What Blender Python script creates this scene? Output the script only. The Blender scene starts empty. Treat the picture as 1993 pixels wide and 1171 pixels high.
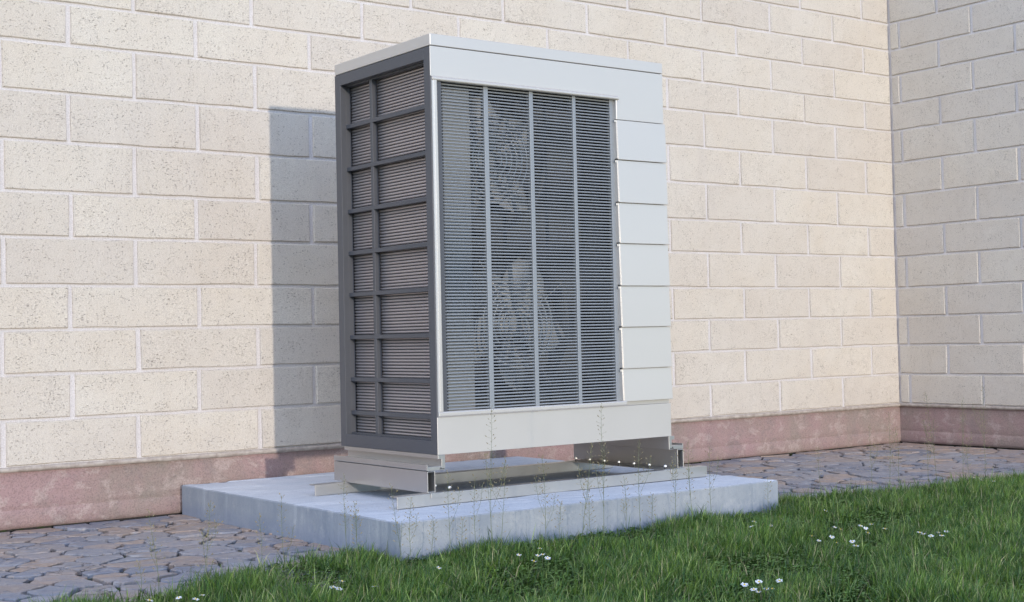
import bpy, math, random
import numpy as np
from mathutils import Vector, Matrix
from mathutils import noise as mn

random.seed(7)
RNG = np.random.default_rng(7)
scene = bpy.context.scene
COL = scene.collection

# ------------------------------------------------------------------ camera
CAM = np.array([-7.59953, -6.04851, 0.76243])
YAW, PITCH, ROLL = 0.64531, 0.0348, -0.02247
def cam_axes():
    cy, sy = math.cos(YAW), math.sin(YAW)
    f = np.array([sy*math.cos(PITCH), cy*math.cos(PITCH), math.sin(PITCH)])
    r = np.array([cy, -sy, 0.0]); u = np.cross(r, f)
    c, s = math.cos(ROLL), math.sin(ROLL)
    return c*r+s*u, -s*r+c*u, f
CR, CU, CF = cam_axes()
cd = bpy.data.cameras.new('camera'); cam = bpy.data.objects.new('camera', cd); COL.objects.link(cam)
cam.matrix_world = Matrix(((CR[0], CU[0], -CF[0], CAM[0]), (CR[1], CU[1], -CF[1], CAM[1]), (CR[2], CU[2], -CF[2], CAM[2]), (0, 0, 0, 1)))
cd.sensor_fit = 'HORIZONTAL'; cd.sensor_width = 36; cd.lens = 2761.81/1993*36
cd.shift_x = -(1029.11-996.5)/1993; cd.shift_y = -(585.5-556.68)/1993
cd.clip_start = 0.05; cd.clip_end = 2000
scene.camera = cam
def gpt(px, py, z=0.0):
    """point of the ground under a given spot of the photograph (used once, to survey where things stand)"""
    d = CF + (px-1029.11)/2761.81*CR - (py-556.68)/2761.81*CU
    t = (z-CAM[2])/d[2]
    return CAM + t*d

# ------------------------------------------------------------------ light
SUN_EL = math.radians(4.2); SUN_T = 0.10           # low, frontal, a hair from the left
SKY_EL = math.radians(55)
sd = Vector((-SUN_T, -1, math.tan(SUN_EL))).normalized()
world = bpy.data.worlds.new('World'); scene.world = world; world.use_nodes = True
wn = world.node_tree; bg = wn.nodes['Background']
sky = wn.nodes.new('ShaderNodeTexSky'); sky.sky_type = 'NISHITA'; sky.sun_disc = False
sky.sun_elevation = SKY_EL; sky.sun_rotation = math.atan2(sd.x, sd.y)+math.radians(42)
sky.altitude = 100; sky.air_density = 1.0; sky.dust_density = 1.0; sky.ozone_density = 2.0
wn.links.new(sky.outputs[0], bg.inputs[0]); bg.inputs[1].default_value = 0.15
sl = bpy.data.lights.new('sun', 'SUN'); sl.energy = 0.95; sl.angle = math.radians(1.1); sl.color = (1.0, 0.90, 0.77)
so = bpy.data.objects.new('sun', sl); COL.objects.link(so); so.location = (-8, -20, 6)
so.rotation_euler = sd.to_track_quat('Z', 'Y').to_euler()
scene.view_settings.view_transform = 'Standard'; scene.view_settings.look = 'None'
scene.view_settings.exposure = 1.16; scene.view_settings.gamma = 1; scene.view_settings.use_curve_mapping = False

# ------------------------------------------------------------------ materials
class M:
    def __init__(s, name, rough=0.7, metal=0.0, spec=0.5, color=(0.5, 0.5, 0.5)):
        s.m = bpy.data.materials.new(name); s.m.use_nodes = True
        s.t = s.m.node_tree; s.n = s.t.nodes; s.b = s.n['Principled BSDF']
        s.set('Roughness', rough); s.set('Metallic', metal); s.set('Specular IOR Level', spec); s.set('Base Color', (*color, 1))
        s.geo = s.n.new('ShaderNodeNewGeometry')
    def set(s, k, v): s.b.inputs[k].default_value = v
    def link(s, a, b): s.t.links.new(a, b)
    def pos(s, scale=(1, 1, 1)):
        mp = s.n.new('ShaderNodeMapping'); mp.inputs['Scale'].default_value = scale
        s.link(s.geo.outputs['Position'], mp.inputs['Vector']); return mp.outputs[0]
    def noise(s, sc, det=4, rough=0.55, vec=None, dist=0.0, col=False):
        n = s.n.new('ShaderNodeTexNoise'); n.inputs['Scale'].default_value = sc; n.inputs['Detail'].default_value = det
        n.inputs['Roughness'].default_value = rough; n.inputs['Distortion'].default_value = dist
        s.link(vec if vec is not None else s.geo.outputs['Position'], n.inputs['Vector']); return n.outputs['Color' if col else 'Fac']
    def vor(s, sc, vec=None, feature='F1'):
        n = s.n.new('ShaderNodeTexVoronoi'); n.inputs['Scale'].default_value = sc; n.feature = feature
        s.link(vec if vec is not None else s.geo.outputs['Position'], n.inputs['Vector']); return n.outputs['Distance']
    def ramp(s, fac, stops):
        n = s.n.new('ShaderNodeValToRGB'); e = n.color_ramp.elements
        while len(e) < len(stops): e.new(0.5)
        for i, (p, c) in enumerate(stops):
            e[i].position = p; e[i].color = (*c, 1) if len(c) == 3 else c
        s.link(fac, n.inputs[0]); return n.outputs[0]
    def f(s, fac, a, b, lo=0.0, hi=1.0):
        n = s.n.new('ShaderNodeMapRange'); n.inputs[1].default_value = a; n.inputs[2].default_value = b
        n.inputs[3].default_value = lo; n.inputs[4].default_value = hi; s.link(fac, n.inputs[0]); return n.outputs[0]
    def math(s, op, a, b):
        n = s.n.new('ShaderNodeMath'); n.operation = op
        for i, v in enumerate((a, b)):
            if isinstance(v, (int, float)): n.inputs[i].default_value = v
            else: s.link(v, n.inputs[i])
        return n.outputs[0]
    def mix(s, fac, a, b, mode='MIX'):
        n = s.n.new('ShaderNodeMix'); n.data_type = 'RGBA'; n.blend_type = mode
        if isinstance(fac, (int, float)): n.inputs[0].default_value = fac
        else: s.link(fac, n.inputs[0])
        for i, v in ((6, a), (7, b)):
            if isinstance(v, tuple): n.inputs[i].default_value = (*v, 1) if len(v) == 3 else v
            else: s.link(v, n.inputs[i])
        return n.outputs[2]
    def rnd(s):
        return s.n.new('ShaderNodeObjectInfo').outputs['Random']
    def col(s, c): s.link(c, s.b.inputs['Base Color'])
    def bump(s, h, dist=0.002, strength=1.0, prev=None):
        n = s.n.new('ShaderNodeBump'); n.inputs['Distance'].default_value = dist; n.inputs['Strength'].default_value = strength
        s.link(h, n.inputs['Height'])
        if prev is not None: s.link(prev, n.inputs['Normal'])
        s.link(n.outputs[0], s.b.inputs['Normal']); return n.outputs[0]

def mat_block():
    m = M('split_face_block', 0.92, spec=0.2)
    big = m.noise(1.6, 3); med = m.noise(9, 4)
    base = m.mix(m.f(big, .35, .65), (0.71, 0.63, 0.52), (0.75, 0.69, 0.59))
    base = m.mix(m.f(m.rnd(), 0, 1, 0, .6), base, (0.62, 0.555, 0.485))
    base = m.mix(m.f(med, .4, .75, 0, .4), base, (0.72, 0.66, 0.58))
    v = m.pos((1, 1, 1.7))
    grain = m.noise(230, 3, .6, v)
    base = m.mix(m.f(grain, .42, .62, .45, 0), base, (0.36, 0.30, 0.25))
    pit = m.noise(120, 2, .5, v, .6); clus = m.noise(14, 3, .6)
    thr = m.math('ADD', m.math('MULTIPLY', clus, .22), pit)
    p = m.f(thr, .735, .80, 0, 1)
    base = m.mix(m.math('MULTIPLY', p, .6), base, (0.17, 0.14, 0.12))
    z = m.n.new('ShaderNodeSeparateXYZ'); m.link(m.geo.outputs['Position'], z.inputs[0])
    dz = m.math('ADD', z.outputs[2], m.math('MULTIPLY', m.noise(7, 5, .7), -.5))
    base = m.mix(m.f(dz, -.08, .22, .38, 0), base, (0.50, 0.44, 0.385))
    base = m.mix(m.f(m.noise(3.2, 6, .7, m.pos((1, 1, .3))), .55, .72, 0, .28), base, (0.52, 0.46, 0.41))
    m.col(base)
    h = m.math('SUBTRACT', m.math('ADD', m.math('MULTIPLY', grain, .8), m.math('MULTIPLY', m.noise(50, 4), .8)), m.math('MULTIPLY', p, .9))
    m.bump(h, .0035, .8); return m.m
def mat_mortar():
    m = M('mortar', 0.95, spec=0.15)
    g = m.noise(160, 3); b = m.noise(6, 3)
    m.col(m.mix(m.f(g, .4, .65), m.mix(m.f(b, .35, .65), (0.63, 0.585, 0.565), (0.70, 0.655, 0.635)), (0.54, 0.50, 0.48)))
    m.bump(m.math('ADD', g, m.noise(40, 3)), .003, .8); return m.m
def mat_plinth():
    m = M('weathered_red_render', 0.9, spec=0.25)
    a = m.noise(1.6, 5, .65); g = m.noise(190, 3); c = m.noise(9, 8, .72, m.pos((1, 1, 1.3)), .25); st = m.noise(6, 5, .65, m.pos((1, 1, .35)))
    base = m.ramp(a, [(.36, (0.29, 0.24, 0.205)), (.47, (0.34, 0.245, 0.22)), (.60, (0.37, 0.245, 0.235))])
    base = m.mix(m.f(c, .53, .585, 0, .42), base, (0.52, 0.42, 0.375))
    base = m.mix(m.f(m.noise(6, 8, .75, None, .3), .54, .62, 0, .45), base, (0.25, 0.20, 0.19))
    base = m.mix(m.f(g, .45, .66, 0, .45), base, (0.14, 0.105, 0.095))
    base = m.mix(m.f(st, .5, .7, 0, .3), base, (0.25, 0.205, 0.185))
    m.col(base)
    m.bump(m.math('ADD', m.math('ADD', g, m.math('MULTIPLY', m.noise(60, 4), 1.2)), m.math('MULTIPLY', c, 1.2)), .003, .8); return m.m
def mat_ledge():
    m = M('ledge_cement', 0.95, spec=.15)
    m.col(m.mix(m.f(m.noise(30, 5, .7), .4, .62), (0.46, 0.40, 0.345), (0.33, 0.275, 0.235)))
    m.bump(m.noise(120, 4), .003, .7); return m.m
def mat_concrete(top):  # overhead light painted into the colour: top mixed paler, sides darker
    m = M('concrete_lit_top' if top else 'concrete_shaded_sides', 0.8, spec=0.3)
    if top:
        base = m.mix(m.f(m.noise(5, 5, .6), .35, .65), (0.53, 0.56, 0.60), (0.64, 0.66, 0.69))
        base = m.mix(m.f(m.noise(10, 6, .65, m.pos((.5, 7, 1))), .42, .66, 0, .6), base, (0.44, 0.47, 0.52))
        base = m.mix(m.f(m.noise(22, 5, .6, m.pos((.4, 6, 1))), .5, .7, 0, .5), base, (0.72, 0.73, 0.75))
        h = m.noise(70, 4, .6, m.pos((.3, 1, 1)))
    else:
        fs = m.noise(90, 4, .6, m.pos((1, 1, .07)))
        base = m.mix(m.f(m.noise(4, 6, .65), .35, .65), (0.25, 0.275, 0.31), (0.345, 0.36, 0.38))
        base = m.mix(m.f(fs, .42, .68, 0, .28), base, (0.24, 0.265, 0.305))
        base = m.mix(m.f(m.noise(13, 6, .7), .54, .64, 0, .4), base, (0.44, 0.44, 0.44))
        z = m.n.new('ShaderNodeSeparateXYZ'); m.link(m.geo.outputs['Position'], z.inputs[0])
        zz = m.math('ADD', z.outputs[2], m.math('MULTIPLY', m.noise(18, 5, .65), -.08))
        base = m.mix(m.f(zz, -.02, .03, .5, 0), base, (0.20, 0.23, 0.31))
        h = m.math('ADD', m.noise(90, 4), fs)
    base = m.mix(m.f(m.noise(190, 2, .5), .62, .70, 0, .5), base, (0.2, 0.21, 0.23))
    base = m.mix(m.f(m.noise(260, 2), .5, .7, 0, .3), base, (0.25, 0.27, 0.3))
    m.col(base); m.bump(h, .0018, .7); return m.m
def mat_stone():
    m = M('slate_flagstone', 0.62, spec=0.4)
    r = m.rnd()
    lay = m.noise(12, 6, .65, None, .7); lay2 = m.noise(35, 5, .6, None, .8)
    c = m.ramp(r, [(0, (0.18, 0.185, 0.22)), (.3, (0.265, 0.26, 0.28)), (.55, (0.30, 0.25, 0.225)), (.78, (0.37, 0.265, 0.20)), (1, (0.29, 0.28, 0.30))])
    c = m.mix(m.f(lay, .44, .62, 0, .55), c, (0.235, 0.24, 0.27))
    c = m.mix(m.f(lay2, .52, .66, 0, .6), c, (0.45, 0.36, 0.295))
    c = m.mix(m.f(m.noise(24, 7, .75, None, .8), .585, .64, 0, .55), c, (0.12, 0.11, 0.125))
    c = m.mix(m.f(m.noise(8, 5, .6), .56, .68, 0, .5), c, (0.43, 0.425, 0.445))
    n1 = m.n.new('ShaderNodeMix'); n1.data_type = 'RGBA'; n1.blend_type = 'LINEAR_LIGHT'; n1.inputs[0].default_value = .10
    m.link(m.geo.outputs['Position'], n1.inputs[6]); m.link(m.noise(9, 4, .6, None, 0, True), n1.inputs[7])
    ck = m.vor(9.5, n1.outputs[2], 'DISTANCE_TO_EDGE'); gate = m.f(m.noise(4.5, 2), .56, .62, 0, 1)
    crack = m.math('MULTIPLY', m.f(ck, .010, .028, 1, 0), gate)
    c = m.mix(m.math('MULTIPLY', crack, .85), c, (0.05, 0.045, 0.055))
    lay = m.math('SUBTRACT', lay, m.math('MULTIPLY', crack, .35))
    m.col(c); m.bump(m.math('ADD', m.math('MULTIPLY', lay, 2.5), m.math('MULTIPLY', lay2, 1.0)), .012, .7); return m.m
def mat_jointsoil():
    m = M('joint_soil', 0.95, spec=.1)
    m.col(m.mix(m.f(m.noise(20, 5), .5, .62), m.mix(m.noise(120, 3), (0.035, 0.033, 0.038), (0.09, 0.08, 0.075)), (0.05, 0.07, 0.03)))
    m.bump(m.noise(90, 4), .006); return m.m
def mat_lawnsoil():
    m = M('lawn_soil', 0.95, spec=.1)
    m.col(m.mix(m.f(m.noise(3, 5), .4, .6), m.mix(m.noise(60, 4), (0.05, 0.04, 0.028), (0.10, 0.085, 0.06)), (0.045, 0.075, 0.025)))
    m.bump(m.noise(40, 5), .01); return m.m
def metal(name, color, rough, metallic, spec=.5, var=.06, bumpy=0.0):
    m = M(name, rough, metallic, spec)
    n = m.noise(3.5, 4, .6)
    d = tuple(c*(1-var) for c in color); m.col(m.mix(m.f(n, .35, .65), d, color))
    m.link(m.f(m.noise(7, 4), .35, .65, rough*.96, rough*1.04), m.b.inputs['Roughness'])
    if bumpy: m.bump(m.noise(3, 2), bumpy, .4)
    return m.m
def mat_grass():
    m = M('grass_blade', 0.4, spec=.5)
    at = m.n.new('ShaderNodeAttribute'); at.attribute_name = 'tint'; m.col(at.outputs['Color'])
    m.set('Subsurface Weight', 0.0)
    tr = m.n.new('ShaderNodeBsdfTranslucent'); m.link(at.outputs['Color'], tr.inputs[0])
    mx = m.n.new('ShaderNodeMixShader'); mx.inputs[0].default_value = .35
    out = m.n['Material Output']; m.link(m.b.outputs[0], mx.inputs[1]); m.link(tr.outputs[0], mx.inputs[2]); m.link(mx.outputs[0], out.inputs[0])
    return m.m
def simple(name, color, rough=.6, metallic=0, spec=.4, var=.2, sc=60):
    m = M(name, rough, metallic, spec)
    m.col(m.mix(m.noise(sc, 3), tuple(c*(1-var) for c in color), tuple(min(1, c*(1+var)) for c in color))); return m.m

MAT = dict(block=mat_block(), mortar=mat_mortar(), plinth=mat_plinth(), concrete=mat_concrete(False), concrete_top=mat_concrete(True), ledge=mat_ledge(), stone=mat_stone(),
    jsoil=mat_jointsoil(), lsoil=mat_lawnsoil(), grass=mat_grass(),
    white=metal('pale_grey_paint', (0.585, 0.545, 0.50), .34, .36, .5, .015),
    dark=metal('anthracite_paint', (0.082, 0.084, 0.094), .42, .1, .5, .04),
    louver=metal('louver_grey_paint', (0.285, 0.30, 0.315), .42, .2, .5, .05),
    steel=metal('galvanised_steel', (0.50, 0.485, 0.465), .34, .75, .5, .06),
    coil=metal('coil_aluminium', (0.47, 0.42, 0.405), .42, .6, .5, .05),
    inner=simple('inner_sheet', (0.05, 0.052, 0.056), .6), blade=simple('fan_blade_plastic', (0.30, 0.305, 0.31), .4, 0, .5, .08, 5),
    chrome=metal('wire_chrome', (0.62, 0.62, 0.63), .4, .6), bolt=simple('bolt_cap', (0.85, 0.85, 0.83), .3, .2),
    black=simple('bolt_shank', (0.03, 0.03, 0.035), .5), stalk=simple('dry_stalk', (0.14, 0.16, 0.075), .7), pod=simple('seed_pod', (0.27, 0.225, 0.125), .6, 0, .3, .65, 45),
    petal=simple('daisy_petal', (0.74, 0.75, 0.78), .6, 0, .3, .05), yolk=simple('daisy_centre', (0.65, 0.45, 0.06), .8),
    clover=simple('clover_leaf', (0.105, 0.185, 0.035), .55, 0, .4, .5, 30))

# ------------------------------------------------------------------ mesh helpers
class MB:
    def __init__(s): s.v = []; s.f = []
    def box(s, x0, x1, y0, y1, z0, z1):
        b = len(s.v)
        s.v += [(x, y, z) for z in (z0, z1) for x, y in ((x0, y0), (x1, y0), (x1, y1), (x0, y1))]
        s.f += [tuple(b+i for i in q) for q in ((3, 2, 1, 0), (4, 5, 6, 7), (0, 1, 5, 4), (1, 2, 6, 5), (2, 3, 7, 6), (3, 0, 4, 7))]; return s
    def prism(s, prof, axis, a0, a1):
        """extrude closed profile along axis 0 (prof = y,z), 1 (prof = x,z) or 2 (x,y)"""
        b = len(s.v); n = len(prof)
        for a in (a0, a1):
            for p, q in prof: s.v.append((a, p, q) if axis == 0 else (p, a, q) if axis == 1 else (p, q, a))
        for i in range(n):
            j = (i+1) % n; s.f.append((b+i, b+j, b+n+j, b+n+i))
        s.f.append(tuple(b+i for i in range(n))[::-1]); s.f.append(tuple(b+n+i for i in range(n))); return s
    def tube(s, pts, r, n=6, cap=True):
        b0 = len(s.v); P = [Vector(p) for p in pts]
        for i, p in enumerate(P):
            d = (P[min(i+1, len(P)-1)]-P[max(i-1, 0)]).normalized(); a = d.orthogonal().normalized(); c = d.cross(a)
            rr = r[i] if isinstance(r, (list, tuple)) else r
            for k in range(n):
                t = 2*math.pi*k/n; s.v.append(tuple(p+rr*(math.cos(t)*a+math.sin(t)*c)))
        for i in range(len(P)-1):
            for k in range(n):
                a = b0+i*n+k; b = b0+i*n+(k+1) % n; s.f.append((a, b, b+n, a+n))
        if cap: s.f.append(tuple(b0+k for k in range(n))[::-1]); s.f.append(tuple(b0+(len(P)-1)*n+k for k in range(n)))
        return s
    def build(s, name, mat, parent=None, origin=None, bevel=0, smooth=False):
        me = bpy.data.meshes.new(name)
        o0 = Vector(origin) if origin is not None else Vector((0, 0, 0))
        me.from_pydata([tuple(Vector(v)-o0) for v in s.v], [], s.f); me.materials.append(mat)
        o = bpy.data.objects.new(name, me); COL.objects.link(o)
        if parent is not None:
            o.parent = parent; o.location = o0-parent_world(parent)
        else: o.location = o0
        if bevel:
            md = o.modifiers.new('bevel', 'BEVEL'); md.width = bevel; md.segments = 2; md.limit_method = 'ANGLE'; md.harden_normals = False
        if smooth:
            for p in me.polygons: p.use_smooth = True
        return o
def parent_world(p):
    l = Vector((0, 0, 0))
    while p is not None: l += p.location; p = p.parent
    return l
def empty(name, loc=(0, 0, 0)):
    o = bpy.data.objects.new(name, None); COL.objects.link(o); o.location = loc; o.empty_display_size = .1; return o
def tag(o, label=None, cat=None, group=None, kind=None):
    for k, v in (('label', label), ('category', cat), ('group', group), ('kind', kind)):
        if v: o[k] = v
    return o
def npmesh(name, verts, faces_flat, loop_tot, mat, parent=None, tint=None):
    me = bpy.data.meshes.new(name); nv = len(verts); nf = len(loop_tot)
    me.vertices.add(nv); me.vertices.foreach_set('co', verts.astype(np.float32).ravel())
    me.loops.add(len(faces_flat)); me.loops.foreach_set('vertex_index', faces_flat.astype(np.int32))
    me.polygons.add(nf); st = np.concatenate([[0], np.cumsum(loop_tot)[:-1]]).astype(np.int32)
    me.polygons.foreach_set('loop_start', st); me.update(calc_edges=True)
    me.materials.append(mat)
    if tint is not None:
        a = me.color_attributes.new('tint', 'FLOAT_COLOR', 'POINT'); a.data.foreach_set('color', tint.astype(np.float32).ravel())
    o = bpy.data.objects.new(name, me); COL.objects.link(o)
    if parent is not None: o.parent = parent
    return o

# ------------------------------------------------------------------ ground
LAWN_Y = -1.78
ground = tag(MB().box(-400, 400, -400, 400, -3, -0.035).build('ground', MAT['lsoil']), 'brown earth with thin green growth around the paved strip', None, None, 'structure')
del ground['label']
pav = tag(MB().prism([(-7.9, -2.12), (-5.4, -2.12), (-5.4, LAWN_Y), (.3, LAWN_Y), (.3, .02), (-7.9, .02)], 2, -0.3, -0.013).build('pavement', MAT['jsoil']), None, None, None, 'structure')

def clip(poly, n, d):
    out = []
    for i in range(len(poly)):
        a, b = poly[i-1], poly[i]; da = a@n-d; db = b@n-d
        if (da <= 0) != (db <= 0): out.append(a+(b-a)*da/(da-db))
        if db <= 0: out.append(b)
    return out
X0, X1, Y0, Y1 = -7.7, -0.01, -2.13, 0.006
seeds = []
tries = 0
while tries < 30000:
    tries += 1
    x = random.uniform(X0, X1); y = random.uniform(Y0, Y1)
    if y < LAWN_Y+.02 and x > -5.38: continue
    r = 0.084*math.exp(random.gauss(0, .30)) * (1.12 if x > -3 else 1.0)
    if all((abs(x-a)*.86)**2+(y-b)**2 > (.5*(r+c)*1.35)**2 for a, b, c in seeds[-4000:]): seeds.append((x, y, r))
S = np.array(seeds)
slabrect = (-5.0, -3.2, -1.83, -0.06)
def in_view(x, y, z=0, m=30):
    d = np.array([x, y, z])-CAM; zc = d@CF
    if zc <= 0: return False
    px = 1029.11+2761.81*(d@CR)/zc; py = 556.68-2761.81*(d@CU)/zc
    return -m < px < 1993+m and -m < py < 1171+m
def stone_mesh(poly, h):
    """top face, worn shoulder ring and side ring"""
    c = sum(poly)/len(poly); pts = []
    for i in range(len(poly)):
        a, b = poly[i-1], poly[i]; L = np.linalg.norm(b-a)
        k = 2 if L > .07 else 1
        for j in range(k):
            p = a+(b-a)*j/k
            if L > .02 or j == 0:
                w = .020 if k == 2 and j == 1 else .007
                pts.append(p+RNG.normal(0, w*.55, 2))
    n = len(pts); V = []; tilt = RNG.normal(0, .010, 2)
    for ins, dz in ((.0035, -.016), (.0045, -.0025), (.009, 0.0)):
        for p in pts:
            d = c-p; L = np.linalg.norm(d)+1e-9; q = p+d/L*min(ins, L*.5)
            V.append((q[0], q[1], h+dz+tilt@(q-c) if dz > -.01 else -.02))
    F = []
    for r in range(2):
        for i in range(n):
            j = (i+1) % n; F.append((r*n+i, r*n+j, r*n+n+j, r*n+n+i))
    F.append(tuple(2*n+i for i in range(n)))
    return V, F
items = []
for i, (x, y, r) in enumerate(seeds):
    if slabrect[0]+.1 < x < slabrect[1]-.1 and slabrect[2]+.1 < y < slabrect[3]-.1: continue
    d2 = ((S[:, 0]-x)**2+(S[:, 1]-y)**2); near = np.argsort(d2)[1:26]
    p0 = np.array([x, y]); R = .4
    poly = [p0+np.array(q) for q in ((-R, -R), (R, -R), (R, R), (-R, R))]
    for j in near:
        q = S[j, :2]; nn = q-p0; L = np.linalg.norm(nn); nn = nn/L
        w = .5+.12*(r-S[j, 2])/(r+S[j, 2])*2
        poly = clip(poly, nn, nn@p0+L*w-.0048)
        if len(poly) < 3: break
    for nn, d in (((-1, 0), -X0), ((1, 0), X1), ((0, -1), -Y0), ((0, 1), Y1)):
        if len(poly) >= 3: poly = clip(poly, np.array(nn, float), d)
    if x > -5.4 and len(poly) >= 3: poly = clip(poly, np.array((0., -1.)), -(LAWN_Y-.02))
    if len(poly) < 3: continue
    area = .5*abs(sum(poly[k-1][0]*poly[k][1]-poly[k-1][1]*poly[k][0] for k in range(len(poly))))
    if area < .0012: continue
    V, F = stone_mesh(poly, random.gauss(0, .0016))
    vis = in_view(x, y, 0, 10) and not (-5.0 < x < -3.2+ (0.9 if y > -1.2 else .0) and y > -1.85)
    items.append((0 if vis else 1, float(np.linalg.norm(p0-CAM[:2])), V, F, (x, y)))
items.sort(key=lambda t: (t[0], t[1]))
NVIS = sum(1 for t in items if t[0] == 0); print('stones', len(items), 'visible', NVIS)
rest = MB()
for k, (vis, dist, V, F, c) in enumerate(items):
    if k < 295 and vis == 0:
        b = MB(); b.v = V; b.f = F; b.build('flagstone', MAT['stone'], pav, origin=(c[0], c[1], 0))
    else:
        o = len(rest.v); rest.v += V; rest.f += [tuple(o+i for i in f) for f in F]
tag(rest.build('flagstone_paving', MAT['stone'], pav), kind='stuff')

# ------------------------------------------------------------------ walls
ZS = [0.256, 0.45, 0.642, 0.829, 1.017, 1.223, 1.416, 1.632, 1.845, 2.057, 2.236, 2.425, 2.598, 2.777, 2.955, 3.14, 3.33]
FACE = 0.009
def block_mesh(L, H):
    """one split-face block in its own frame: s along wall, z up, t out of the wall; chipped arrises"""
    nl = 5; out = []
    for i in range(nl): out.append((L*i/nl, 0))
    out += [(L, 0), (L, H*.5)]
    for i in range(nl): out.append((L-L*i/nl, H))
    out += [(0, H), (0, H*.5)]
    V = []; n = len(out)
    jit = [(random.gauss(0, .0011), random.gauss(0, .0016)) for _ in out]
    ch = [abs(random.gauss(0, .0012)) for _ in out]
    for ring, (ins, t) in enumerate(((0, -.004), (.0012, FACE*.62), (.0042, FACE))):
        for (s, z), (a, b), c in zip(out, jit, ch):
            cx = 1 if s < L*.01 else -1 if s > L*.99 else 0; cz = 1 if z < H*.01 else -1 if z > H*.99 else 0
            k = ins+(c if ring else 0)
            V.append((s+cx*k+a*.6, t+random.gauss(0, .0004), z+cz*k+b*.6))
    F = []
    for r in range(2):
        for i in range(n):
            j = (i+1) % n; F.append((r*n+i, r*n+j, r*n+n+j, r*n+n+i))
    F.append(tuple(2*n+i for i in range(n))); return V, F
def wall(name, label, axis, length, joints, extra):
    root = empty(name); tag(root, label, 'wall')
    ap = lambda s, t, z: (-s, -t, z) if axis == 0 else (-t, -s, z)
    def bx(s0, s1, t0, t1, z0, z1):
        x = sorted((ap(s0, t0, z0)[0], ap(s1, t1, z1)[0])); y = sorted((ap(s0, t0, z0)[1], ap(s1, t1, z1)[1]))
        return MB().box(x[0], x[1], y[0], y[1], z0, z1)
    bx(-.3 if axis == 0 else 0, length, -.24, 0, .262, 3.6).build('mortar_bed', MAT['mortar'], root)
    for k in range(len(ZS)-1):
        js = joints(k); z0 = ZS[k]+.0095; z1 = ZS[k+1]-.0010
        for a, b in zip(js[:-1], js[1:]):
            g0 = .009+random.gauss(0, .0012); g1 = .009+random.gauss(0, .0012)
            if a <= .001: g0 = .010
            L = b-a-g0-g1; V, F = block_mesh(L, z1-z0)
            m = MB(); tw = random.gauss(0, .0012)
            m.v = [ap(a+g0+s, t+tw*(s/L-.5)*2+extra, z0+z) for s, t, z in V]
            m.f = F if axis == 1 else F
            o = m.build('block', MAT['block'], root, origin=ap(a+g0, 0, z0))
    # ledge: cement nosing between blockwork and plinth
    prof = [(0, .262), (.016, .262), (.022, .258), (.0235, .251), (.020, .244), (.012, .240), (-.02, .240), (-.02, .262)]
    m = MB(); N = 60
    for i in range(N+1):
        s = (0 if axis == 0 else 0)+length*i/N
        for t, z in prof: m.v.append(ap(s, t+random.gauss(0, .0010), z+random.gauss(0, .0008)))
    n = len(prof)
    for i in range(N):
        for j in range(n):
            a = i*n+j; b = i*n+(j+1) % n; m.f.append((a, b, b+n, a+n))
    m.build('ledge', MAT['ledge'], root, smooth=True)
    # rendered plinth with the faint lines of the masonry under it and a rounded foot
    zr = [0.245, .22, .172, .168, .164, .12, .088, .084, .080, .05, .025, .012, .004]
    off = [0, 0, 0, 0, 0, 0, 0, -.0020, 0, 0, -.001, -.005, -.014]
    m = MB(); N = 160
    for i in range(N+1):
        s = length*i/N
        for z, t in zip(zr, off):
            wv = .0022*mn.noise(Vector((s*3, z*4, axis*9)))
            zz = z+(.004*mn.noise(Vector((s*1.4, z, 5+axis))) if .06 < z < .2 else 0)
            m.v.append(ap(s, t+wv+.003, zz))
    n = len(zr)
    for i in range(N):
        for j in range(n-1):
            a = i*n+j; m.f.append((a, a+1, a+1+n, a+n))
    m.build('plinth', MAT['plinth'], root, smooth=True)
    bx(-.3 if axis == 0 else 0, length, -.24, -.03, -.2, .262).build('footing', MAT['jsoil'], root)
    return root
LB = .582
def back_joints(k):
    st = -.022 if k % 2 == 0 else -.022+LB/2
    js = [max(.0, st)]+[st+LB*i for i in range(1, 14)] if k % 2 == 0 else [0]+[st+LB*i for i in range(0, 14)]
    j = [a+(0 if a < .05 else random.gauss(0, .004)) for a in js]
    return [a for a in j if a <= 7.35]
def side_joints(k):
    st = .094 if k % 2 == 0 else .400
    return [.012, st]+[st+.562*i for i in range(1, 6 if k % 2 == 0 else 5)]
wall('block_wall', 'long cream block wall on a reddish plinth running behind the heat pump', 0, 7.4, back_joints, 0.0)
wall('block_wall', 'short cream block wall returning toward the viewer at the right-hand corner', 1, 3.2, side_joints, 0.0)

# ------------------------------------------------------------------ concrete slab
slab = MB()
sx0, sx1, sy0, sy1, sz = -5.028, -3.166, -1.872, -.028, .131
def slab_ring(ins, z, amp, chip):
    out = []
    for (ax, ay), (bx_, by_) in zip(((sx0, sy0), (sx1, sy0), (sx1, sy1), (sx0, sy1)), ((sx1, sy0), (sx1, sy1), (sx0, sy1), (sx0, sy0))):
        for i in range(90):
            t = i/90; x = ax+(bx_-ax)*t; y = ay+(by_-ay)*t; nx = (1 if x > -4.09 else -1) if ax == bx_ else 0; ny = (1 if y > -.95 else -1) if ay == by_ else 0
            if i == 0: nx = 1 if x > -4.09 else -1; ny = 1 if y > -.95 else -1
            c = max(0, mn.noise(Vector((x*19, y*19, 4)))-.33)*chip+amp*mn.noise(Vector((x*45, y*45, z*30)))
            out.append((x-nx*(ins+c), y-ny*(ins+c), z-(c*.6 if z > .1 else 0)))
    return out
rings = [slab_ring(0, -.25, 0, 0), slab_ring(0, -.01, .0008, 0), slab_ring(0, sz-.0045, .0009, .010), slab_ring(.0035, sz, .0009, .022)]
for r_ in rings: slab.v += r_
NR_ = 360
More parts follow.
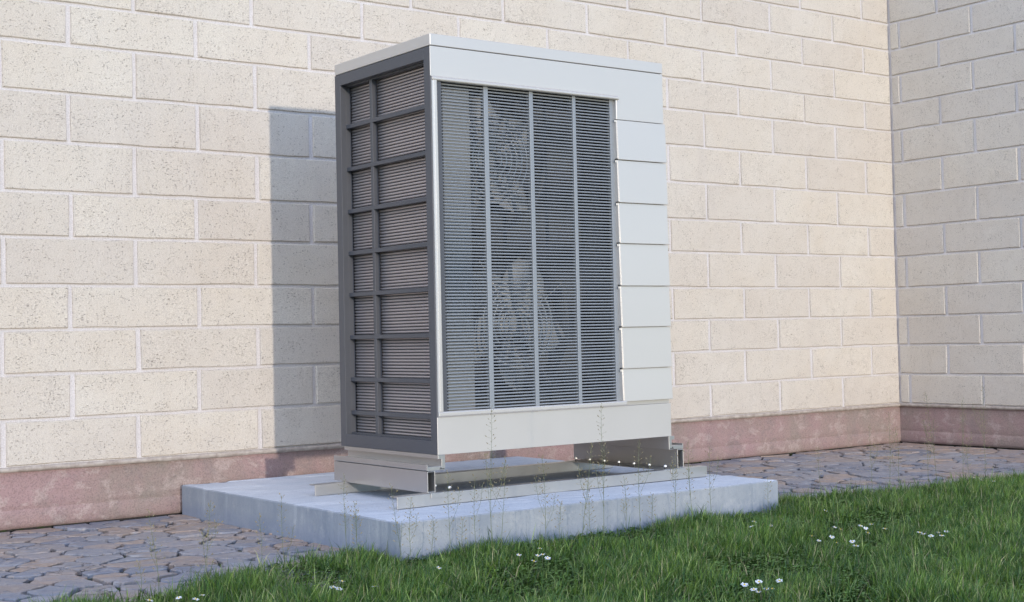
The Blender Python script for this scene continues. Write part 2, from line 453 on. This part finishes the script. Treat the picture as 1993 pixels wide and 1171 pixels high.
for k in range(3):
    for i in range(NR_): j = (i+1) % NR_; slab.f.append((k*NR_+i, k*NR_+j, k*NR_+NR_+j, k*NR_+NR_+i))
slab.f.append(tuple(3*NR_+i for i in range(NR_)))
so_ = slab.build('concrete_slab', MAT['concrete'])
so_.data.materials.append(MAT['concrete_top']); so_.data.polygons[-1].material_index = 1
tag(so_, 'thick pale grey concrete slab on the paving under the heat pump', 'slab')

# ------------------------------------------------------------------ rails and supports
rail = MB(); ry = -1.537
rail.prism([(ry, sz+.001), (ry+.004, sz+.001), (ry+.004, .1725), (ry+.05, .1725), (ry+.05, .1765), (ry, .1765)], 0, -4.834, -3.252)
tag(rail.build('mounting_rail', MAT['steel'], bevel=.0008), 'long galvanised angle rail along the front edge of the concrete slab', 'rail', 'rails on the slab')
rail = MB(); ry2 = -.905
rail.prism([(ry2, sz+.001), (ry2+.004, sz+.001), (ry2+.004, .1725), (ry2+.05, .1725), (ry2+.05, .1765), (ry2, .1765)], 0, -4.834, -3.252)
tag(rail.build('mounting_rail', MAT['steel'], bevel=.0008), 'long galvanised angle rail at the back of the slab, nearer the wall', 'rail', 'rails on the slab')

def support(cx, sg, label, bd):
    """sg=+1: tube on the -x side (left support); mirrored for the right one"""
    X = lambda d: cx-sg*d
    root = empty('support_beam', (cx, -1.2, .177)); tag(root, label, 'support', 'support beams under the heat pump')
    def P(prof, y0, y1): return MB().prism([(X(a), z) for a, z in prof], 1, y0, y1)
    def boxp(m, a0, a1, y0, y1, z0, z1): x = sorted((X(a0), X(a1))); return m.box(x[0], x[1], y0, y1, z0, z1)
    yf, yb = -1.5165, -.80
    # hollow box tube: four walls butted (d = distance outwards from the web)
    w = .0028; t0, t1 = .047, .082; m = MB(); zb, zt = .1785, .2575
    boxp(m, t0, t0+w, yf, yb, zb, zt); boxp(m, t1-w, t1, yf, yb, zb, zt)
    boxp(m, t0+w, t1-w, yf, yb, zb, zb+w); boxp(m, t0+w, t1-w, yf, yb, zt-w, zt)
    m.build('box_tube', MAT['steel'], root, bevel=.0007)
    # foot plate with downstand lip at the front
    m = MB(); boxp(m, -.015, t1, yf-.012, yb-.06, .1768, .1783)
    m.build('foot_plate', MAT['steel'], root)
    m = MB(); boxp(m, -.015, t1, yf-.0245, yf-.0215, .160, .1783); m.build('plate_lip', MAT['steel'], root, bevel=.0006)
    # upper channel
    m = P([(0, .3165), (.032, .3165), (.032, .3015), (.016, .3015), (.016, .2745), (.080, .2745), (.080, .2815), (.083, .2815), (.083, .262), (.080, .2595), (0, .2595)], yf+.001, yb)
    m.build('channel', MAT['steel'], root, bevel=.0008)
    m = MB(); boxp(m, .004, .026, yf+.0003, yf+.0009, .2625, .2655); boxp(m, .018, .022, yf+.0002, yf+.0008, .2655, .2705); m.build('key_slot', MAT['black'], root)
    for i in range(7):
        y = -.915-.1015*i
        b = MB().tube([(X(bd), y, .178), (X(bd), y, .190)], .0042, 8); bo = b.build('bolt', MAT['black'], root, origin=(X(bd), y, .178))
        MB().tube([(X(bd), y, .1885), (X(bd), y, .1905), (X(bd), y, .1945), (X(bd), y, .197)], [.0055, .0068, .0064, .0036], 10).build('bolt_cap', MAT['bolt'], bo, smooth=False)
    # flange strip the bolts stand on
    m = MB(); boxp(m, bd-.014, -.0155, -1.53, -.86, .1750, .1782); m.build('bolt_flange', MAT['steel'], root, bevel=.0006)
    return root
support(-4.604, 1, 'left grey steel channel and box tube holding up the heat pump', -.012)
support(-3.452, -1, 'right steel channel and box tube with a row of white-headed bolts', -.033)

# ------------------------------------------------------------------ heat pump
HX0, HX1, HY0, HY1, HZ0, HZ1 = -4.637, -3.4374, -1.5165, -.7753, .3172, 1.9297
hp = empty('heat_pump', ((HX0+HX1)/2, (HY0+HY1)/2, HZ0))
tag(hp, 'tall pale grey heat pump with dark louvred front on steel rails', 'heat pump')
ZC = 1.8820
MB().box(HX0, HX1, HY0-.0015, HY1, ZC+.0022, HZ1).build('top_cover', MAT['white'], hp, bevel=.0025)
MB().box(HX0+.006, HX1-.006, HY0+.006, HY1, ZC-.006, ZC+.0022).build('cover_gap', MAT['inner'], hp)
T = .003
PZ = [1.6665, 1.496, 1.3145, 1.142, .963, .789, .6145, .4765]
fp = MB()
b_in, t_in = .459, 1.766; xr = -3.697
fp.prism([(HX0, ZC), (HX1, ZC), (HX1, PZ[0]), (-3.7035, PZ[0]), (-3.7035, 1.7490), (-3.694, 1.7490), (-3.694, t_in), (HX0, t_in)], 1, HY0, HY0+.002)
fp.box(HX0, HX1, HY0, HY0+.002, HZ0, b_in)
fp.box(xr, HX1, HY0+.009, HY0+.018, b_in, t_in-.002)

fp.build('front_panel', MAT['white'], hp, bevel=.0012)
# strip of plain front above the first cladding panel on the right-hand column
def clad(z1, z0, first):
    m = MB(); xl = -3.7035; xrr = HX1+.0085 if not first else HX1
    yb_, yt = HY0-.0058, HY0+.0005
    if first: yb_ = HY0-.0045; yt = HY0
    # sloping board: lower edge proud of the next one
    prof = [(yt, z1), (yb_, z0+.0015), (yb_+.0008, z0), (yb_+.006, z0), (HY0+.008, z1)]
    m.prism([(y, z) for y, z in prof], 0, xl, xrr)
    # return flange on the louvre side
    m.prism([(yt+.0004, z1-.002), (yb_+.002, z0+.004), (HY0+.020, z0+.004), (HY0+.020, z1-.002)], 0, xl-.0035, xl-.0002)
    if not first: m.box(xl-.0105, xl-.0035, HY0+.001, HY0+.005, z1-.010, z1)
    return m
MB().box(-3.7070, -3.7037, HY0+.0004, HY0+.020, PZ[0]+.001, 1.7488).build('column_flange', MAT['white'], hp)
for a, b in zip(PZ[:-1], PZ[1:]): clad(a-.0022, b, False).build('cladding_panel', MAT['white'], hp, bevel=.0006)
# mitred grille frame (top, left, bottom), half-round-ish moulding
gx0, gx1 = -4.6325, -3.694
def mold(w): return [(0, 0), (-.004, .001), (-.0085, .006), (-.0085, w-.004), (-.006, w), (.017, w), (.017, 0)]
gf = MB(); 
gf.prism([(HY0+y, 1.7660-t) for y, t in mold(.0165)], 0, gx0, gx1)
gf.build('grille_frame', MAT['white'], hp, bevel=.0007)
MB().prism([(HY0+y, .4590+t) for y, t in mold(.021)], 0, gx0, gx1+.003).build('grille_frame', MAT['white'], hp, bevel=.0007)
MB().prism([(gx0+t, HY0+y) for y, t in mold(.0215)], 2, .4802, 1.7494).build('grille_frame', MAT['white'], hp, bevel=.0007)
# louvre bank
LY = HY0+.015; z0g, z1g = .4803, 1.7493
def bar(x0, x1, name='mullion', y=LY, d=.022): return MB().box(x0, x1, y, y+d, z0g, z1g).build(name, MAT['louver'], hp, bevel=.0008)
for x0, x1 in ((-4.6105, -4.585), (-3.728, -3.7065)): bar(x0, x1, 'louvre_stile')
for x0, x1 in ((-4.378, -4.3575), (-4.153, -4.1345), (-3.929, -3.913)): bar(x0, x1)
NS = 101; ph = (z1g-z0g)/NS; sm = None
for i in range(NS):
    zc = z0g+ph*(i+.5)
    if sm is None:
        m = MB(); m.prism([(.0000, -.0006), (.0008, -.0028), (.0026, -.0034), (.012, .0012), (.012, .0026), (.0026, .0030), (.0008, .0016)], 0, -.4285, .4285)
        o = m.build('louvre_slat', MAT['louver'], hp, origin=(0, 0, 0)); sm = o.data
    else:
        o = bpy.data.objects.new('louvre_slat', sm); COL.objects.link(o); o.parent = hp
    o.location = Vector((-4.1565, LY+.0045, zc))-parent_world(hp)
# side frame (open left end)
sf = MB(); d = .027
sf.box(HX0+.0004, HX0+d, HY0+.0022, HY0+.0465, HZ0, ZC-.0005)
sf.box(HX0, HX0+d, HY1-.0455, HY1, HZ0, ZC-.0005)
sf.box(HX0, HX0+d, HY0+.0465, HY1-.0455, 1.835, ZC-.0005)
sf.box(HX0, HX0+d, HY0+.0465, HY1-.0455, HZ0, .3680)
sf.build('side_frame', MAT['dark'], hp, bevel=.001)
bx0 = HX0+.0272; bx1 = bx0+.024; yl, yr = -.8194, -1.469
sb = MB(); sb.box(bx0, bx1, yl, HY1-.004, .36, 1.842); sb.box(bx0, bx1, HY0+.004, yr, .36, 1.842)
sb.box(bx0, bx1, yr, yl, 1.829, 1.842); sb.box(bx0, bx1, yr, yl, .36, .3745)
sb.build('side_inner_frame', MAT['dark'], hp, bevel=.0008)
MB().box(bx0, bx1, -1.0352, -1.0142, .3745, 1.829).build('side_mullion', MAT['dark'], hp, bevel=.0008)
for zc in (1.6612, 1.4803, 1.3016, 1.125, .9506, .772, .5956, .4571):
    b = MB(); b.box(bx0-.0012, bx1-.001, yr+.001, yl+.0365*0+.0, zc-.0082, zc+.0082); b.build('side_rail', MAT['dark'], hp, bevel=.0008)
NF = 116; pf = (1.842-.36)/NF; fm = None
cx = bx1+.004
for i in range(NF):
    zc = .36+pf*(i+.5)
    if fm is None:
        prof = [(.0, -.0002), (.0010, .0030), (.0035, .0052), (.008, .0056), (.008, -.0046), (.0035, -.0042), (.0010, -.0026)]
        m = MB().prism(prof, 1, -.345, .345); o = m.build('coil_fin', MAT['coil'], hp, origin=(0, 0, 0)); fm = o.data
        for p in fm.polygons: p.use_smooth = False
    else: o = bpy.data.objects.new('coil_fin', fm); COL.objects.link(o); o.parent = hp
    o.location = Vector((cx, (HY0+HY1)/2+.003, zc))-parent_world(hp)
MB().box(cx+.0085, cx+.0115, HY0+.02, HY1-.004, HZ0+.004, ZC-.006).build('coil_backing', MAT['inner'], hp)
# casing: back, right end, base
MB().box(HX0+.003, HX1, HY1-.003, HY1-.0002, HZ0+.003, ZC-.006).build('rear_panel', MAT['white'], hp)
MB().box(HX1-.003, HX1-.0004, HY0+.0185, HY1-.0035, HZ0+.003, ZC-.006).build('end_panel', MAT['white'], hp)
MB().box(HX0+.028, HX1-.004, HY0+.0185, HY1-.0035, HZ0+.0002, HZ0+.003).build('base_plate', MAT['dark'], hp)
# inside, seen through the louvres: fan deck, two fans with wire guards, side plate, partition
MB().box(-4.562, -3.70, HY0+.245, HY0+.248, .34, 1.87).build('fan_deck', MAT['inner'], hp)
MB().box(-4.562, -4.408, HY0+.075, HY0+.078, .34, 1.87).build('inlet_plate', MAT['louver'], hp)
MB().box(-3.715, -3.712, HY0+.03, HY0+.244, .34, 1.87).build('partition', MAT['inner'], hp)
for fx, fz, rot in ((-4.275, 1.480, math.radians(-50)), (-4.165, .812, math.radians(54))):
    fy = HY0+.185
    fr = MB(); N = 36
    for k in range(N+1):
        t = 2*math.pi*k/N; fr.v += [(fx+r*math.cos(t), y, fz+r*math.sin(t)) for r, y in ((.300, HY0+.244), (.292, HY0+.15), (.300, HY0+.15))]
    for k in range(N):
        a = k*3
        for q in (0, 1): fr.f.append((a+q, a+q+1, a+q+4, a+q+3))
    fr.build('fan_shroud', MAT['inner'], hp, smooth=True)
    hub = MB().tube([(fx, fy-.035, fz), (fx, fy-.028, fz), (fx, fy+.03, fz)], [.035, .055, .06], 24).build('fan_hub', MAT['blade'], hp)
    for k in range(5):
        m = MB(); a0 = rot+2*math.pi*k/5; NR, NA = 6, 6
        for i in range(NR+1):
            r = .05+.235*i/NR; half = (.046+.050*math.sin(math.pi*min(1, .12+.80*i/NR)))/r*(1 if i < NR else .55); half = min(half, .60); sw = .22*(i/NR)**1.5
            for j in range(NA+1):
                u = j/NA-.5; a = a0+sw+u*2*half
                m.v.append((fx+r*math.cos(a), fy+.045*math.sin(u*2.2)*(1-.3*i/NR), fz+r*math.sin(a)))
        for i in range(NR):
            for j in range(NA):
                a = i*(NA+1)+j; m.f.append((a, a+1, a+NA+2, a+NA+1))
        o = m.build('fan_blade', MAT['blade'], hp, smooth=True); md = o.modifiers.new('thickness', 'SOLIDIFY'); md.thickness = .003
    g = MB()
    for r in [.045+.026*i for i in range(6)]:
        g.tube([(fx+r*math.cos(2*math.pi*k/40), fy-.075, fz+r*math.sin(2*math.pi*k/40)) for k in range(41)], .0048, 8, cap=False)
    for k in range(4):
        a = 2*math.pi*k/4+.6; g.tube([(fx+.03*math.cos(a), fy-.070, fz+.03*math.sin(a)), (fx+.31*math.cos(a), fy-.06, fz+.31*math.sin(a))], .0025, 5)
    tag(g.build('wire_guard', MAT['chrome'], hp, smooth=True), kind='stuff')

# ------------------------------------------------------------------ lawn
def lawn_edge(x):
    return lawn_edge0(x)-.27*min(1, max(0, (-5.42-x)/.45))
def lawn_edge0(x):
    """how far back toward the paving the grass grows"""
    return -1.70+.05*math.sin(x*2.1+1)+.05*mn.noise(Vector((x*3, 0, 0)))-(.10 if x > -3.1 else 0)*min(1, (x+3.1)/.6)
def view_mask(P, m=90):
    d = P-CAM; zc = d@CF; px = 1029.11+2761.81*(d@CR)/zc; py = 556.68-2761.81*(d@CU)/zc
    return (zc > .5) & (px > -m-150) & (px < 1993+m+150) & (py < 1171+m*2.2)
# gently uneven soil sheet under the grass
NX, NY = 110, 60; gv = []
def soil_z(x, y): return -.012+.012*mn.noise(Vector((x*1.7, y*1.7, 2)))+.005*mn.noise(Vector((x*7, y*7, 2)))
xs = np.linspace(-7.6, .3, NX); ys = np.linspace(-5.2, LAWN_Y+.0, NY)
gv = np.array([(x, y, soil_z(x, y)-.004-(.07 if x < -5.36 and y > -2.14 else 0)) for y in ys for x in xs])
ff = []
for j in range(NY-1):
    for i in range(NX-1): a = j*NX+i; ff += [a, a+1, a+NX+1, a+NX]
soil = npmesh('lawn_soil', gv, np.array(ff), np.full(len(ff)//4, 4), MAT['lsoil']); tag(soil, None, None, None, 'structure')

NB = 250000
bx = RNG.uniform(-7.0, .1, NB*3); by = RNG.uniform(-4.6, -1.55, NB*3)
edge = np.array([lawn_edge(x) for x in np.linspace(-7.1, .2, 400)]); eg = np.interp(bx, np.linspace(-7.1, .2, 400), edge)
keep = (by < eg-np.abs(RNG.normal(0, .03, NB*3))) | ((by < eg+.07) & (RNG.random(NB*3) < .10))
keep &= ~((bx > sx0-.01) & (bx < sx1+.01) & (by > sy0-.006))
P = np.stack([bx, by, np.zeros_like(bx)], -1); keep &= view_mask(P)
P = P[keep]
dens = np.array([mn.noise(Vector((x*2.3, y*2.3, 7)))+.6*mn.noise(Vector((x*7, y*7, 3))) for x, y, _ in P])
tall = np.array([mn.noise(Vector((x*3.1, y*3.1, 17)))*.8+.7*mn.noise(Vector((x*11, y*11, 23))) for x, y, _ in P])
k2 = RNG.random(len(P)) < np.clip(.78+dens*2.0, .07, 1.0)
P, dens, tall = P[k2], dens[k2], tall[k2]
if len(P) > NB: P, dens, tall = P[:NB], dens[:NB], tall[:NB]
n = len(P); print('blades', n)
P[:, 2] = [soil_z(x, y)-.004 for x, y, _ in P]
e2 = np.interp(P[:, 0], np.linspace(-7.1, .2, 400), edge); P[:, 2] = np.where((P[:, 1] > LAWN_Y) | ((P[:, 0] < -5.36) & (P[:, 1] > -2.14)), -.012, P[:, 2])
ln = (.040+.030*RNG.random(n))*(1+np.clip(tall, -.5, .8)*.75); ln *= np.where(RNG.random(n) < .08, 1.45, 1.0)
ln *= np.where(e2-P[:, 1] < .12, .95, 1)
az = RNG.random(n)*2*np.pi; wind = .55
lean = np.abs(RNG.normal(.35, .28, n)); dirx = np.cos(az)+wind*.6; diry = np.sin(az)*.8; dl = np.hypot(dirx, diry)+1e-6; dirx /= dl; diry /= dl
wd = (.0011+.0013*RNG.random(n)); fa = RNG.random(n)*2*np.pi; wx, wy = np.cos(fa), np.sin(fa)
SEG = 3; V = np.zeros((n, SEG*2+1, 3))
curl = np.abs(RNG.normal(.5, .5, n))
for s in range(SEG+1):
    t = s/SEG; out = ln*(lean*t*.55+curl*t**2.2*.42); up = ln*t*np.sqrt(np.clip(1-(lean*.5)**2, .2, 1))*(1-.30*np.clip(curl, 0, 1.6)*t**2)
    cxp = P[:, 0]+dirx*out; cyp = P[:, 1]+diry*out; czp = P[:, 2]+up
    w = wd*(1-t**1.6)*(1 if s else .8)
    if s < SEG:
        V[:, 2*s] = np.stack([cxp-wx*w, cyp-wy*w, czp], -1); V[:, 2*s+1] = np.stack([cxp+wx*w, cyp+wy*w, czp], -1)
    else: V[:, 2*s] = np.stack([cxp, cyp, czp], -1)
nv = SEG*2+1; base = (np.arange(n)*nv)[:, None]
quads = [[0, 1, 3, 2], [2, 3, 5, 4]]; fl = np.concatenate([base+np.array(q) for q in quads]+[base+np.array([4, 5, 6])], 1)
tot = np.tile([4, 4, 3], n)
pal = np.array([(0.098, 0.175, 0.026), (0.050, 0.115, 0.020), (0.150, 0.235, 0.038), (0.055, 0.130, 0.042), (0.28, 0.36, 0.12), (0.34, 0.31, 0.17)])
ci = RNG.choice(6, n, p=[.31, .24, .20, .12, .08, .05]); c = pal[ci]*(.55+.95*RNG.random((n, 1)))*1.05*(1+.25*dens[:, None])
tint = np.ones((n, nv, 4)); tint[:, :, :3] = np.clip(c, .01, 1)[:, None, :]
lawn = npmesh('grass', V.reshape(-1, 3), fl.ravel(), tot, MAT['grass'], None, tint.reshape(-1, 4))
tag(lawn, 'short uneven green grass growing up to the paving and slab', 'grass', None, 'stuff')

# clover and low leaves between the blades
cm = MB(); cnt = 0
while cnt < 15000:
    x = random.uniform(-6.9, .0); y = random.uniform(-4.3, -1.7)
    if y > lawn_edge(x)-.02 or not in_view(x, y, 0, 60) or (sx0 < x < sx1 and y > sy0): continue
    if mn.noise(Vector((x*2.3, y*2.3, 7)))+.6*mn.noise(Vector((x*7, y*7, 3))) > -.02+random.gauss(0, .12): continue
    z = soil_z(x, y)+random.uniform(.006, .028); r = random.uniform(.0035, .0075); a0 = random.random()*6.28
    for k in range(3):
        a = a0+k*2.094; ct = Vector((x+r*math.cos(a), y+r*math.sin(a), z+random.uniform(-.001, .002))); b = len(cm.v)
        tx, ty = random.uniform(-.5, .5), random.uniform(-.6, .2)
        for q in range(5):
            t = a+q*1.2566; dx, dy = r*.9*math.cos(t), r*.9*math.sin(t); cm.v.append((ct.x+dx, ct.y+dy, ct.z+tx*dx+ty*dy))
        cm.f.append(tuple(range(b, b+5)))
    cnt += 1
tag(cm.build('clover', MAT['clover']), 'low clover and leafy ground cover in the gaps of the grass', 'clover', None, 'stuff')

# ------------------------------------------------------------------ daisies
DA = [('beside the right end of the slab', [(1468, 1015), (1463, 1024), (1501, 1023)]),
      ('in the loose drift beyond the slab', [(1580, 1043), (1594, 1052), (1619, 1045), (1628, 1056), (1625, 1026), (1636, 1030), (1607, 994)]),
      ('in the tight knot in mid lawn', [(1675, 1023), (1685, 1028), (1689, 1037), (1696, 1020), (1659, 1054), (1666, 1062)]),
      ('alone just right of the knot in mid lawn', [(1722, 1029)]),
      ('in the row at the far right', [(1790, 1036), (1797, 1039), (1812, 1043), (1827, 1036), (1833, 1042), (1842, 1034)]),
      ('in the low leafy patch, bottom right', [(1517, 1130), (1503, 1146), (1492, 1146), (1477, 1132), (1449, 1138), (1467, 1147), (1476, 1152)]),
      ('under the front face of the slab', [(1051, 1067), (1056, 1079), (1066, 1086), (1039, 1092), (1010, 1080), (1047, 1081)]),
      ('below the front left corner of the slab', [(666, 1131), (660, 1146), (648, 1143), (729, 1141)]),
      ('alone in the grass just below the slab corner', [(854, 1105)]),
      ('at the bottom left of the grass', [(394, 1158), (381, 1166), (348, 1163), (291, 1168)]),
      ('on the far right paving edge', [(1895, 929), (1911, 934), (1934, 936)])]
petals = []
for var in range(4):
    pm = MB(); np_ = 13
    for k in range(np_):
        a = 2*math.pi*k/np_+random.uniform(-.08, .08); L = random.uniform(.009, .0115); w = .0019; up = random.uniform(-.0015, .003)
        ca, sa = math.cos(a), math.sin(a); b = len(pm.v)
        for r, ww, z in ((.002, .4, 0), (.55, 1, .3), (.9, .85, .8), (1, .2, 1)):
            rr = .002+(L-.002)*(r if r > .002 else 0)
            pm.v += [(rr*ca-ww*w*sa, rr*sa+ww*w*ca, up*z), (rr*ca+ww*w*sa, rr*sa-ww*w*ca, up*z)]
        for q in range(3): pm.f.append((b+2*q, b+2*q+1, b+2*q+3, b+2*q+2))
    me = bpy.data.meshes.new('petals'); me.from_pydata(pm.v, [], pm.f); me.materials.append(MAT['petal']); petals.append(me)
cmb = MB().tube([(0, 0, -.001), (0, 0, .001), (0, 0, .0024)], [.0028, .0030, .0014], 8)
cme = bpy.data.meshes.new('flower_centre'); cme.from_pydata(cmb.v, [], cmb.f); cme.materials.append(MAT['yolk'])
def kid(name, me, root, loc=(0, 0, 0), rot=(0, 0, 0), sc=1):
    o = bpy.data.objects.new(name, me); COL.objects.link(o); o.parent = root; o.location = loc; o.rotation_euler = rot; o.scale = (sc,)*3; return o
for gi, (where, pts) in enumerate(DA):
    order = sorted(range(len(pts)), key=lambda q: pts[q][0]); ORD = ['leftmost', 'second from the left', 'third from the left', 'fourth from the left', 'fifth from the left', 'sixth from the left', 'rightmost']
    for k, (px, py) in enumerate(pts):
        h = random.uniform(.040, .058); p = gpt(px, py, h-.01); zb = -.02
        r = empty('daisy', (p[0], p[1], 0))
        i_ = order.index(k); wd_ = '' if len(pts) == 1 else 'rightmost ' if i_ == len(pts)-1 else ORD[i_]+' '
        lab = wd_+'small white daisy '+where if 'left' not in wd_ or i_ == 0 else 'small white daisy, '+wd_.strip()+', '+where
        tag(r, lab, 'daisy', ('white daisies '+where) if len(pts) > 1 else None)
        st = MB().tube([(0, 0, zb), (random.uniform(-.004, .004), 0, h*.5), (0, 0, h-.011)], .0007, 4)
        sme = bpy.data.meshes.new('stem'); sme.from_pydata(st.v, [], st.f); sme.materials.append(MAT['stalk']); kid('stem', sme, r)
        rot = (random.uniform(-.1, .35), random.uniform(-.35, .25), random.random()*.5); sc = random.uniform(.8, 1.1)
        kid('petals', random.choice(petals), r, (0, 0, h-.010), rot, sc); kid('flower_centre', cme, r, (0, 0, h-.0095), rot, sc)

# ------------------------------------------------------------------ tall seed stalks
# (foot x, foot y in the photograph, height in metres, fullness, label)
W = [(395, 1152, .27, 1.0, 'tall dry seed stalk over the paving left of the slab'),
     (308, 1160, .26, .7, 'pale seed stalk with upturned pods before the reddish plinth at the left'),
     (275, 1160, .10, .4, 'short faint seed stalk on the paving at the far left'),
     (555, 1128, .27, .6, 'slender seed stalk crossing the dark side of the slab'),
     (508, 1128, .20, .5, 'thin seed stalk low before the middle of the slab side'),
     (673, 1108, .31, .5, 'thin seed stalk rising past the left support beam'),
     (700, 1106, .22, .9, 'bushy double seed stalk before the shaded slab side near its corner'),
     (780, 1100, .27, .6, 'thin upright seed stalk at the front left corner of the slab'),
     (800, 1098, .22, .8, 'seed stalk just right of the front left slab corner'),
     (874, 1092, .30, .7, 'seed stalk before the slab with its tip at the left bolt'),
     (840, 1092, .15, .7, 'short feathery seed stalk low against the slab front, left part'),
     (925, 1088, .28, .6, 'leaning thin seed stalk before the slab front'),
     (958, 1085, .52, 1.0, 'tallest seed stalk, its tip before the pale front panel'),
     (978, 1083, .34, .7, 'seed stalk beside the tallest one, half its height'),
     (901, 1084, .13, .6, 'short seed stalk low on the slab front below the angle rail'),
     (1066, 1076, .34, 1.0, 'full seed stalk standing against the middle of the angle rail'),
     (1090, 1072, .17, .5, 'short bent seed stalk in the middle of the slab front'),
     (1135, 1062, .36, 1.1, 'dense seed stalk before the slab, right of its middle'),
     (1152, 1058, .17, .7, 'short seed stalk hugging the dense one on the slab front'),
     (1175, 1054, .50, 1.2, 'tall seed stalk whose full head shows before the right steel beam'),
     (1245, 1045, .36, .8, 'seed stalk with tufted tip below the row of bolts'),
     (1218, 1046, .22, .5, 'faint seed stalk low before the right part of the slab'),
     (1313, 1036, .30, .8, 'branching seed stalk under the right support beam'),
     (1346, 1030, .34, .8, 'long thin seed stalk crossing the right end of the angle rail'),
     (1384, 1024, .31, .7, 'thin seed stalk just past the end of the angle rail'),
     (1272, 1040, .15, .6, 'short seed stalk on the slab front near its right end'),
     (1498, 1006, .15, .3, 'wispy stalk at the right corner of the slab'),
     (1697, 955, .30, .8, 'seed stalk on the lawn edge before the right paving, leftmost there'),
     (1733, 950, .36, .9, 'seed stalk before the corner of the walls'),
     (1751, 948, .26, .6, 'short seed stalk right beside the wall corner'),
     (1823, 941, .44, 1.3, 'fullest seed stalk at the right, before the reddish return plinth'),
     (1808, 943, .28, .6, 'thin companion of the fullest stalk at the right'),
     (1873, 938, .40, 1.1, 'yellowish branched seed stalk before the return wall'),
     (1886, 936, .17, .6, 'short leafy stalk before the return wall'),
     (1917, 934, .46, 1.1, 'tall seed stalk nearest the right edge of the view'),
     (1597, 965, .22, .4, 'lone faint stalk on the paving just right of the slab')]
def weed(px, py, h, full, label):
    p = gpt(px, py, 0.0); o0 = (p[0], p[1], 0.0)
    root = empty('seed_stalk', o0); tag(root, label, 'weed', 'dry seed stalks rising out of the grass edge')
    lx, ly = random.gauss(0, .05), random.gauss(0, .03); st = MB(); pts = []
    for i in range(8):
        t = i/7; pts.append(Vector((lx*h*t**1.5+.004*math.sin(t*5+px), ly*h*t, -.02+(h+.02)*t)))
    st.tube([tuple(q) for q in pts], [.0010*(1-.6*i/7) for i in range(8)], 5)
    def at(t):
        f = t*7; i = min(6, int(f)); return pts[i].lerp(pts[i+1], f-i)
    pod = MB(); N = int(34*full)+8; lo = .28 if full > .5 else .45
    nb = int(2*full) if h > .2 else 0; axes = [(at, lo, 1.0, N)]
    for b in range(nb):
        t0 = random.uniform(.25, .5); a = random.random()*6.28; q0 = at(t0); L = h*random.uniform(.3, .45)
        q1 = q0+Vector((math.cos(a)*L*.35, math.sin(a)*L*.35, L)); st.tube([tuple(q0), tuple(q0.lerp(q1, .5)+Vector((math.cos(a)*.01, math.sin(a)*.01, 0))), tuple(q1)], .0005, 4)
        axes.append((lambda t, q0=q0, q1=q1: q0.lerp(q1, t), .4, 1.0, int(N*.4)))
    for fn, lo_, hi_, nn in axes:
        for i in range(nn):
            t = lo_+(hi_-lo_)*(i/nn)**.75; q = fn(min(.999, t)); a = i*2.4+random.random()
            tip = t > .93; L = random.uniform(.008, .020)*(1 if not tip else .7)*(.8+.4*(1-t)); el = random.uniform(.1, .6) if not tip else random.uniform(.6, 1.3)
            dv = Vector((math.cos(a)*math.cos(el), math.sin(a)*math.cos(el), math.sin(el)))
            e = q+dv*L; st.tube([tuple(q), tuple(e)], .00030, 3)
            d2 = (dv+Vector((0, 0, .5))).normalized(); ll = random.uniform(.005, .0115); ww = ll*random.uniform(.13, .22); s1 = d2.orthogonal().normalized(); s2 = d2.cross(s1)
            b0 = len(pod.v); m1 = e+d2*ll*.5; pod.v += [tuple(e), tuple(m1+s1*ww), tuple(m1+s2*ww), tuple(m1-s1*ww), tuple(m1-s2*ww), tuple(e+d2*ll)]
            for k in range(4): x1, x2 = b0+1+k, b0+1+(k+1) % 4; pod.f += [(b0, x1, x2), (x1, b0+5, x2)]
    # a few narrow leaves low down
    for k in range(3):
        a = random.random()*6.28; t = .05+.07*k; q = at(t); L = random.uniform(.02, .045); b0 = len(st.v)
        dv = Vector((math.cos(a), math.sin(a), .7)).normalized(); sd_ = Vector((-math.sin(a), math.cos(a), 0))*.0018
        st.v += [tuple(q), tuple(q+dv*L*.5+sd_), tuple(q+dv*L), tuple(q+dv*L*.5-sd_)]; st.f.append((b0, b0+1, b0+2, b0+3))
    for nm, mb, mt in (('stem', st, MAT['stalk']), ('seed_pods', pod, MAT['pod'])):
        me = bpy.data.meshes.new(nm); me.from_pydata(mb.v, [], mb.f); me.materials.append(mt); ko = kid(nm, me, root)
        if nm == 'seed_pods': ko['kind'] = 'stuff'
for w in W: weed(*w)
